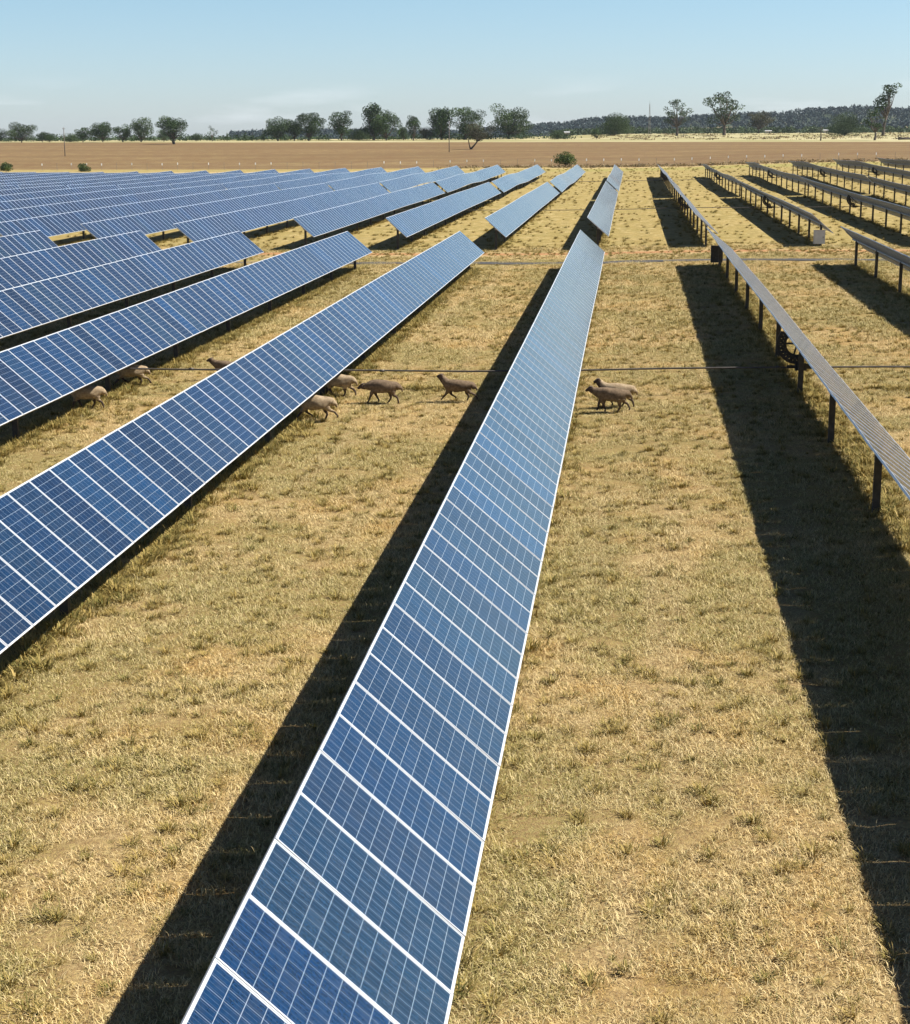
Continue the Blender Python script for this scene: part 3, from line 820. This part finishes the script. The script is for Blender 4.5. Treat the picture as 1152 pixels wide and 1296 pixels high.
# dead stump, log pile
r = empty('dead_tree', (91, 815, ground_h(91, 815))); tag(r, 'bare dead tree stem standing alone at the paddock edge', 'dead tree', 'trees beyond the paddock')
mb = MB(); mb.tube([(0, 0, -.4), (.1, 0, 2.2), (-.1, 0, 4.6), (.25, 0, 6.8)], [.38, .30, .22, .07], 7); mb.build('trunk', M['deadwood'], r, smooth=True)
for p, q in (((0, 0, 4.2), (-1.0, .2, 5.8)), ((0, 0, 5.0), (.9, -.2, 6.4)), ((0, 0, 3.4), (.7, .1, 4.3))):
    mb = MB(); mb.tube([p, q], [.14, .04], 5); mb.build('branch', M['deadwood'], r, smooth=True)
r = empty('fallen_tree', (133, 832, ground_h(133, 832)), .2); tag(r, 'fallen dead tree lying on the pale stubble at the right edge', 'fallen tree')
mb = MB(); mb.tube([(-3.2, 0, .7), (-1, .1, .6), (2.5, 0, .5), (5, .2, .45)], [.75, .55, .42, .2], 8); mb.build('trunk', M['deadwood'], r, smooth=True)
for p, q in (((-2.8, 0, .8), (-3.9, .3, 2.0)), ((-3, 0, .7), (-4.3, -.3, .9)), ((1, 0, .6), (2.1, .3, 2.1)), ((2.4, 0, .5), (3.9, 0, 1.7)), ((0, 0, .6), (-.6, -.4, 1.6))):
    mb = MB(); mb.tube([p, q], [.2, .05], 5); mb.build('branch', M['deadwood'], r, smooth=True)

# ------------------------------------------------------------------ timber poles
def pole(label, x, y, h, cap):
    r = empty('timber_pole', (x, y, ground_h(x, y))); tag(r, label, 'timber pole', 'timber poles in the paddock')
    mb = MB(); mb.tube([(0, 0, -.6), (.02, 0, h * .5), (.06, 0, h)], [.17, .14, .10], 9); mb.build('pole', M['pole'], r, smooth=True)
    if cap:
        mb = MB(); mb.tube([(.06, 0, h), (.06, 0, h + .42)], [.20, .05], 8); mb.tube([(.06, 0, h - .25), (.06, 0, h)], .17, 8); mb.build('metal_cap', M['box'], r)
    else:
        mb = MB(); mb.box((.06, 0, h - .5), (1.0, .09, .10)); mb.build('crossarm', M['pole'], r)
        for s in (-.4, 0, .4):
            mb = MB(); mb.tube([(.06 + s, 0, h - .45), (.06 + s, 0, h - .22)], [.04, .06], 7); mb.build('insulator', M['box'], r)
pole('timber pole with a pale metal cap in the paddock near the middle', -64.2, 600, 10.6, True)
pole('thin timber pole standing alone in the left of the paddock', -196.3, 570, 9.9, False)
r = empty('radio_mast', (12.6, 1060, ground_h(12.6, 1060))); tag(r, 'slender lattice mast rising above the far hills', 'mast')
mb = MB(); H = 19.0
def leg(a, z): 
    w = .95 * (1 - z / H) + .12; return (w * math.cos(a), w * math.sin(a), z)
for k in range(3): mb.tube([leg(k * 2.094, -.3), leg(k * 2.094, H)], .10, 5)
for s in range(12):
    for k in range(3):
        mb.tube([leg(k * 2.094, H * s / 12), leg((k + 1) * 2.094, H * (s + 1) / 12)], .05, 4)
mb.build('lattice', M['fence'], r)
mb = MB(); mb.tube([(0, 0, H), (0, 0, H + 2.6)], [.07, .03], 5); mb.build('aerial', M['fence'], r)

# ------------------------------------------------------------------ fence with white signs
fy = lambda x: 396.6 - .139 * x
r = empty('wire_fence', (0, fy(0), 0)); tag(r, 'long thin wire fence with small white plates across the foot of the brown paddock', 'fence')
pm = MB(); pm.tube([(0, 0, -.4), (0, 0, 1.9)], .035, 6); PM_ = pm.mesh('post', M['fence'])
sm = MB(); sm.box((0, 0, 0), (.28, .03, .50)); sm.box((0, .02, .1), (.30, .012, .04)); SM_ = sm.mesh('warning_plate', M['white'])
rr = random.Random(3); n = 0; x = -150.0; xsf = []
while x < 92:
    z = ground_h(x, fy(x)); xsf.append(x)
    link('post', PM_, r, (x, fy(x) - fy(0), z))
    big = rr.random() < .62
    if big: link('warning_plate', SM_, r, (x + rr.uniform(-.05, .05), fy(x) - fy(0) - .05, z + 1.55 + rr.uniform(-.08, .08)), (0, 0, rr.uniform(.55, 1.0)))
    x += 4.12
mb = MB()
for hh in (.3, .65, 1.0, 1.35, 1.7): mb.tube([(x, fy(x) - fy(0) + .045, ground_h(x, fy(x)) + hh) for x in xsf], .007, 3)
mb.build('wires', M['fence'], r)

# ------------------------------------------------------------------ far hills and their wood
TOPS = [(-3.0e3, 0), (-900, 2), (-760, 6), (-640, 12), (-560, 11), (-420, 6), (-300, 8), (-190, 20), (-100, 32), (0, 38), (80, 38), (160, 42), (260, 46), (330, 55), (430, 60), (520, 57), (700, 60), (900, 62), (1600, 50), (3e3, 30)]
def hill_top(x): return float(np.interp(x, [a for a, b in TOPS], [b for a, b in TOPS]))
def hill_h(x, y):
    t = (y - 2500) / 900.0
    pr = 0 if t < 0 else math.sin(min(t, 1.0) * PI / 2) ** 1.5 if t < 1 else max(0, math.cos((t - 1) * .9))
    return -6 + (hill_top(x) * .78 + 7 + 2.5 * math.sin(x / 61.) * math.sin(x / 23. + 1)) * pr
hb = MB(); xs = [-3000 + 60 * i for i in range(101)]; ys = [2480 + 80 * j for j in range(26)]
hb.v = [(x, y, hill_h(x, y)) for y in ys for x in xs]
hb.f = [(j * 101 + i, j * 101 + i + 1, (j + 1) * 101 + i + 1, (j + 1) * 101 + i) for j in range(25) for i in range(100)]; hb.m = [0] * len(hb.f)
tH = NT('hill_grass'); g_ = tH.n('ShaderNodeNewGeometry')
tH.bsdf(tH.mix(tH.rng(tH.noise(tH.scalev(g_.outputs['Position'], (.008, .02, .02)), 1, 4), .60, .72), C(.045, .06, .035), C(.40, .32, .20)), 1, 0, .1)
tag(hb.build('hills', tH.mat, smooth=True), kind='structure')
L = ([], [], []); rr = random.Random(77)
for _ in range(5200):
    yy = rr.uniform(2520, 3420); xx = rr.uniform(-.24, .22) * yy + (rr.random() < .4) * 0
    if abs(xx - 80) < 90 and 2560 < yy < 2900 and rr.random() < .9: continue    # the bare pale slope
    s = rr.uniform(2.6, 6.0); h = rr.uniform(6, 12)
    leaf_cloud(L, (xx, yy, hill_h(xx, yy) + h * .5), (s, s, h * .5), 26, 2.0, rr, rr.choice([.05, .2, .35, .5, .75]))
tag(link('far_wood', cloud_mesh('far_wood', L, M['wood_far'])), 'distant blue-grey wood covering the low hills on the horizon', 'wood', kind='stuff')
# low line of trees where the stubble ends at right
L = ([], [], [])
for _ in range(520):
    yy = rr.uniform(1500, 1700); xx = rr.uniform(-.045, .20) * yy
    s = rr.uniform(2.0, 5.5); h = rr.uniform(3, 7.5)
    leaf_cloud(L, (xx, yy, ground_h(xx, yy) + h * .45), (s, s, h * .5), 40, 1.0, rr, rr.choice([.05, .2, .35, .6]))
tag(link('tree_belt', cloud_mesh('tree_belt', L, M['leaf_grey'])), 'low dark belt of bush along the far edge of the pale stubble', 'trees', kind='stuff')

def shed(label, x, y, w, d, h):
    r = empty('farm_shed', (x, y, ground_h(x, y)), .1); tag(r, label, 'shed', 'white roofed sheds far off')
    mb = MB(); mb.box((0, 0, h / 2 - .2), (w, d, h + .4)); mb.build('walls', M['wall'], r)
    mb = MB(); e = .5; rh = h * .35
    V = [(-w / 2 - e, -d / 2 - e, h + .05), (w / 2 + e, -d / 2 - e, h + .05), (w / 2 + e, d / 2 + e, h + .05), (-w / 2 - e, d / 2 + e, h + .05), (-w / 2 - e, 0, h + rh), (w / 2 + e, 0, h + rh)]
    mb.add(V, [(0, 1, 5, 4), (2, 3, 4, 5), (0, 4, 3), (1, 2, 5), (0, 3, 2, 1)]); mb.build('roof', M['roof'], r)
    mb = MB(); mb.box((w * .2, -d / 2 - .03, h * .4), (w * .22, .05, h * .8)); mb.build('door', M['post'], r)
shed('tiny white-roofed shed beside the purple-brown rounded tree', 108, 1330, 4.5, 3, 1.7)
shed('tiny pale shed in the gap right of the purple-brown rounded tree', 152, 1330, 3, 3, 2.0)
shed('tiny white shed between the grey-green bush tree and the pair at right', 170, 1350, 2.6, 2.4, 1.8)
shed('tiny pale shed behind the dark belt left of the round green tree', -52, 1420, 4, 3, 2.6)

# ------------------------------------------------------------------ sheep
def sheep(label, x, y, rz, seed, legs, neck=(.50, .86), head=(.70, .92), scale=1.0, turn=0.0, woolly=0.0, fleece='wool'):
    """legs: swing angle (rad, + forward) and knee bend for front-L, front-R, hind-L, hind-R"""
    rr = random.Random(seed)
    V = []; E = []; Rr = []
    def v(p, r, par=None):
        V.append(p); Rr.append(r if isinstance(r, tuple) else (r, r))
        if par is not None: E.append((par, len(V) - 1))
        return len(V) - 1
    w = 1.09 + woolly
    hips = v((-.28, 0, .575), (.215 * w, .228 * w))
    rump = v((-.45, 0, .555), (.150 * w, .165 * w), hips)
    v((-.565, .0, .50), .034, rump); v((-.575, 0, .40), .020, len(V) - 1)
    mid = v((-.03, 0, .55), (.25 * w, .262 * w), hips)
    chest = v((.22, 0, .56), (.21 * w, .23 * w), mid)
    nb = v((.37, 0, .63), (.155 * w, .18 * w), chest)
    s = turn
    nk = v((neck[0], s * .06, neck[1] - .03), (.098, .115), nb)
    hd = v((neck[0] + (head[0] - neck[0]) * .35, s * .10, neck[1] + .035), (.072, .080), nk)
    mz = v((head[0], s * .18, head[1] - .03), (.040, .042), hd)
    for sy in (-1, 1):      # ears
        e = v((neck[0] + .01, s * .10 + sy * .09, neck[1] + .06), (.016, .022), hd)
        v((neck[0] - .04, s * .10 + sy * .155, neck[1] + .045), (.008, .014), e)
    for i, (sy, fr) in enumerate(((1, 1), (-1, 1), (1, 0), (-1, 0))):
        a, kb = legs[i]
        if fr:
            x0, z0 = .24, .43; r0 = v((x0, sy * .10, z0), .085, chest)
            l1, l2, l3 = .18, .16, .07
            p1 = (x0 + l1 * math.sin(a), sy * .085, z0 - l1 * math.cos(a)); k1 = v(p1, .036, r0)
            b = a - kb; p2 = (p1[0] + l2 * math.sin(b), sy * .08, p1[2] - l2 * math.cos(b)); k2 = v(p2, .024, k1)
            p3 = (p2[0] + .03 + l3 * math.sin(b * .6), sy * .08, max(.02, p2[2] - l3 * math.cos(b * .6))); v(p3, .028, k2)
        else:
            x0, z0 = -.33, .47; r0 = v((x0, sy * .105, z0), .125, hips)
            p1 = (x0 + .06 + .14 * math.sin(a), sy * .10, z0 - .14 * math.cos(a)); k1 = v(p1, .066, r0)
            b = a - .55 - kb * .3; p2 = (p1[0] + .17 * math.sin(b), sy * .095, p1[2] - .16 * math.cos(b)); k2 = v(p2, .032, k1)
            c = a + .05 + kb * .2; p3 = (p2[0] + .17 * math.sin(c), sy * .09, p2[2] - .17 * math.cos(c)); k3 = v(p3, .023, k2)
            v((p3[0] + .035, sy * .09, max(.02, p3[2] - .035)), .027, k3)
    me = bpy.data.meshes.new('body'); me.from_pydata(V, E, []); me.update()
    tmp = bpy.data.objects.new('tmp', me); COL.objects.link(tmp)
    md = tmp.modifiers.new('skin', 'SKIN'); md.branch_smoothing = .6
    if not me.skin_vertices: pass
    for i, sv in enumerate(me.skin_vertices[0].data):
        sv.radius = Rr[i]; sv.use_root = (i == 0)
    sb = tmp.modifiers.new('sub', 'SUBSURF'); sb.levels = 2; sb.render_levels = 2
    dg = bpy.context.evaluated_depsgraph_get(); dg.update()
    out = bpy.data.meshes.new_from_object(tmp.evaluated_get(dg)); out.name = 'sheep'
    bpy.data.objects.remove(tmp)
    zmin = min(q.co.z for q in out.vertices)
    out.materials.clear(); out.materials.append(M[fleece]); out.materials.append(M['hide'])
    for q in out.vertices:
        q.co.z -= zmin
        if q.co.z > .34 and q.co.x < .45:
            q.co += q.normal * rr.uniform(-.006, .010)
        q.co *= scale; q.co.z *= .88
    for p in out.polygons:
        c = p.center / scale; c.z /= .88
        p.material_index = 1 if (c.z < .30 or c.x > neck[0] - .04) else 0
        p.use_smooth = True
    o = link('sheep', out, None, (x, y, ground_h(x, y) + .005), (0, 0, rz))
    return tag(o, label, 'sheep', 'sheep walking under the panels')
PI_ = math.pi
walk = [(.42, .1), (-.38, .1), (-.30, .1), (.42, .3)]
walk2 = [(-.25, .1), (.45, .3), (.38, .2), (-.42, .0)]
trot = [(.62, .0), (-.15, .9), (-.65, .0), (.2, .6)]
stand = [(.10, .0), (-.12, .1), (-.15, 0), (.16, .1)]
sheep('shorn sheep with its head lowered walking left, nearest the middle of the open lane', -7.28, 48.55, PI_ + .02, 1, walk, (.52, .58), (.68, .50), 1.08, fleece='wool_dark')
sheep('shorn sheep trotting left with head held high beside the long shadow', -5.02, 48.95, PI_ - .03, 2, trot, (.48, .88), (.63, .90), 1.02, fleece='wool_dark')
sheep('dark-sided sheep walking left in front of a paler one, right of the middle row', -.38, 46.9, PI_ + .04, 3, walk2, (.53, .74), (.68, .68), 1.06, fleece='wool_dark')
sheep('paler woolly sheep walking left just behind the dark-sided one', -.22, 47.75, PI_ + .1, 4, walk, (.50, .86), (.64, .83), 1.05, 0, .1)
sheep('sheep whose forequarters vanish under the panels, behind the lowered-head one', -8.85, 49.75, PI_ - .06, 5, walk2, (.52, .72), (.70, .66), 1.08)
sheep('woolly sheep nearest the camera, half hidden by the panel edge in the sheep lane', -8.75, 45.4, PI_ + .12, 6, trot, (.52, .70), (.70, .62), 1.10, 0, .08)
sheep('leftmost sheep, only its pale rump and hind legs out from the shade', -15.95, 46.9, PI_ + .35, 7, walk, (.52, .78), (.70, .72), 1.08, 0, .06)
sheep('second sheep from the left, pale back turned, stepping into the shade', -15.95, 51.4, PI_ + .25, 8, trot, (.52, .78), (.70, .72), 1.10, 0, .06)
sheep('sheep showing only its dark head and shoulders above a panel row', -13.15, 53.0, PI_ - .05, 9, walk2, (.52, .80), (.68, .76), .98, fleece='wool_dark')

# ------------------------------------------------------------------ air
hz = bpy.data.materials.new('haze'); hz.use_nodes = True; hz.node_tree.nodes.clear()
ho = hz.node_tree.nodes.new('ShaderNodeOutputMaterial'); hv = hz.node_tree.nodes.new('ShaderNodeVolumePrincipled')
hv.inputs['Color'].default_value = (.80, .90, 1, 1); hv.inputs['Density'].default_value = HAZE = .000035
hz.node_tree.links.new(hv.outputs[0], ho.inputs['Volume'])
mb = MB(); mb.box((0, 3700, 32), (13200, 7800, 84)); o = mb.build('haze', hz); tag(o, 'thin pale summer haze over the plain', 'haze', kind='stuff')

# ------------------------------------------------------------------ light
SUN = Vector((.80, .20, 1.0)).normalized()
elev = math.asin(SUN.z); az = math.atan2(SUN.x, SUN.y)       # azimuth clockwise from +Y
ld = bpy.data.lights.new('sun', 'SUN'); ld.energy = 5.0; ld.angle = R(.53); ld.color = (1.0, .955, .88)
lo = bpy.data.objects.new('sun', ld); COL.objects.link(lo); lo.rotation_euler = SUN.to_track_quat('Z', 'Y').to_euler()
W = bpy.data.worlds.new('World'); SC.world = W; W.use_nodes = True
wt = W.node_tree; wt.nodes.clear()
wo = wt.nodes.new('ShaderNodeOutputWorld'); bg = wt.nodes.new('ShaderNodeBackground'); sk = wt.nodes.new('ShaderNodeTexSky')
sk.sky_type = 'NISHITA'; sk.sun_disc = False; sk.sun_elevation = elev; sk.sun_rotation = az
sk.altitude = 200; sk.air_density = 1.0; sk.dust_density = .3; sk.ozone_density = 1.5
bg.inputs[1].default_value = .05
# faint flat clouds low over the horizon
tc = wt.nodes.new('ShaderNodeTexCoord'); mp = wt.nodes.new('ShaderNodeMapping'); mp.inputs['Scale'].default_value = (9.0, 9.0, 60.0); mp.inputs['Location'].default_value = (3.7, 1.9, 2.2)
nz = wt.nodes.new('ShaderNodeTexNoise'); nz.inputs['Scale'].default_value = 1.0; nz.inputs['Detail'].default_value = 6
sp = wt.nodes.new('ShaderNodeSeparateXYZ'); m1 = wt.nodes.new('ShaderNodeMapRange'); m2 = wt.nodes.new('ShaderNodeMapRange'); m3 = wt.nodes.new('ShaderNodeMapRange')
wt.links.new(tc.outputs['Generated'], mp.inputs[0]); wt.links.new(mp.outputs[0], nz.inputs['Vector']); wt.links.new(tc.outputs['Generated'], sp.inputs[0])
wt.links.new(nz.outputs['Fac'], m1.inputs[0]); m1.inputs[1].default_value = .54; m1.inputs[2].default_value = .72
wt.links.new(sp.outputs[2], m2.inputs[0]); m2.inputs[1].default_value = .036; m2.inputs[2].default_value = .014
m2.interpolation_type = 'SMOOTHSTEP'
mu = wt.nodes.new('ShaderNodeMath'); mu.operation = 'MULTIPLY'; wt.links.new(m1.outputs[0], mu.inputs[0]); wt.links.new(m2.outputs[0], mu.inputs[1])
mu2 = wt.nodes.new('ShaderNodeMath'); mu2.operation = 'MULTIPLY'; wt.links.new(mu.outputs[0], mu2.inputs[0]); mu2.inputs[1].default_value = .22
mx = wt.nodes.new('ShaderNodeMix'); mx.data_type = 'RGBA'; wt.links.new(mu2.outputs[0], mx.inputs[0]); tr_ = wt.nodes.new('ShaderNodeMapRange'); tr_.interpolation_type = 'SMOOTHSTEP'; wt.links.new(sp.outputs[2], tr_.inputs[0]); tr_.inputs[1].default_value = .04; tr_.inputs[2].default_value = .55
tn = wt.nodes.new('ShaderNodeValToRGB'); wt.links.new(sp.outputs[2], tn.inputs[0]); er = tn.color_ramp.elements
er[0].position = 0; er[0].color = (1.13, 1.34, 1.86, 1); er[1].position = .55; er[1].color = (.42, .54, .72, 1); e_ = er.new(.09); e_.color = (1.15, 1.39, 1.60, 1)  # sky tint by height, zenith darkened to weaken the fill in shadows
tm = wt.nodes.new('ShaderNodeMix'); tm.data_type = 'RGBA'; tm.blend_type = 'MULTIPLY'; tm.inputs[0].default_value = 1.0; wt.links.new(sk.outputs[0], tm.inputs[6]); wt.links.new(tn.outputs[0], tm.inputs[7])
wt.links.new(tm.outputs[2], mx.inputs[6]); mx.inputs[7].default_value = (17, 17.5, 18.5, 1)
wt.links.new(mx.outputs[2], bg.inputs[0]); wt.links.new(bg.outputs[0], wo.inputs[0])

# ------------------------------------------------------------------ camera
cd = bpy.data.cameras.new('camera'); cam = bpy.data.objects.new('camera', cd); COL.objects.link(cam)
cd.sensor_fit = 'HORIZONTAL'; cd.sensor_width = 36; cd.lens = 36 * 2073.98 / 1152; cd.clip_start = .5; cd.clip_end = 20000
cam.location = (0, 0, 7.76)
cam.rotation_euler = (Matrix.Rotation(.10419, 3, 'Z') @ Matrix.Rotation(PI / 2 - .22685, 3, 'X') @ Matrix.Rotation(-.005, 3, 'Z')).to_euler()
SC.camera = cam
SC.view_settings.view_transform = 'Standard'; SC.view_settings.look = 'None'; SC.view_settings.gamma = 1; SC.view_settings.exposure = 0.70
SC.cycles.max_bounces = 5; SC.cycles.diffuse_bounces = 2; SC.cycles.glossy_bounces = 3; SC.cycles.volume_bounces = 0
SC.render.resolution_x = 910; SC.render.resolution_y = 1024
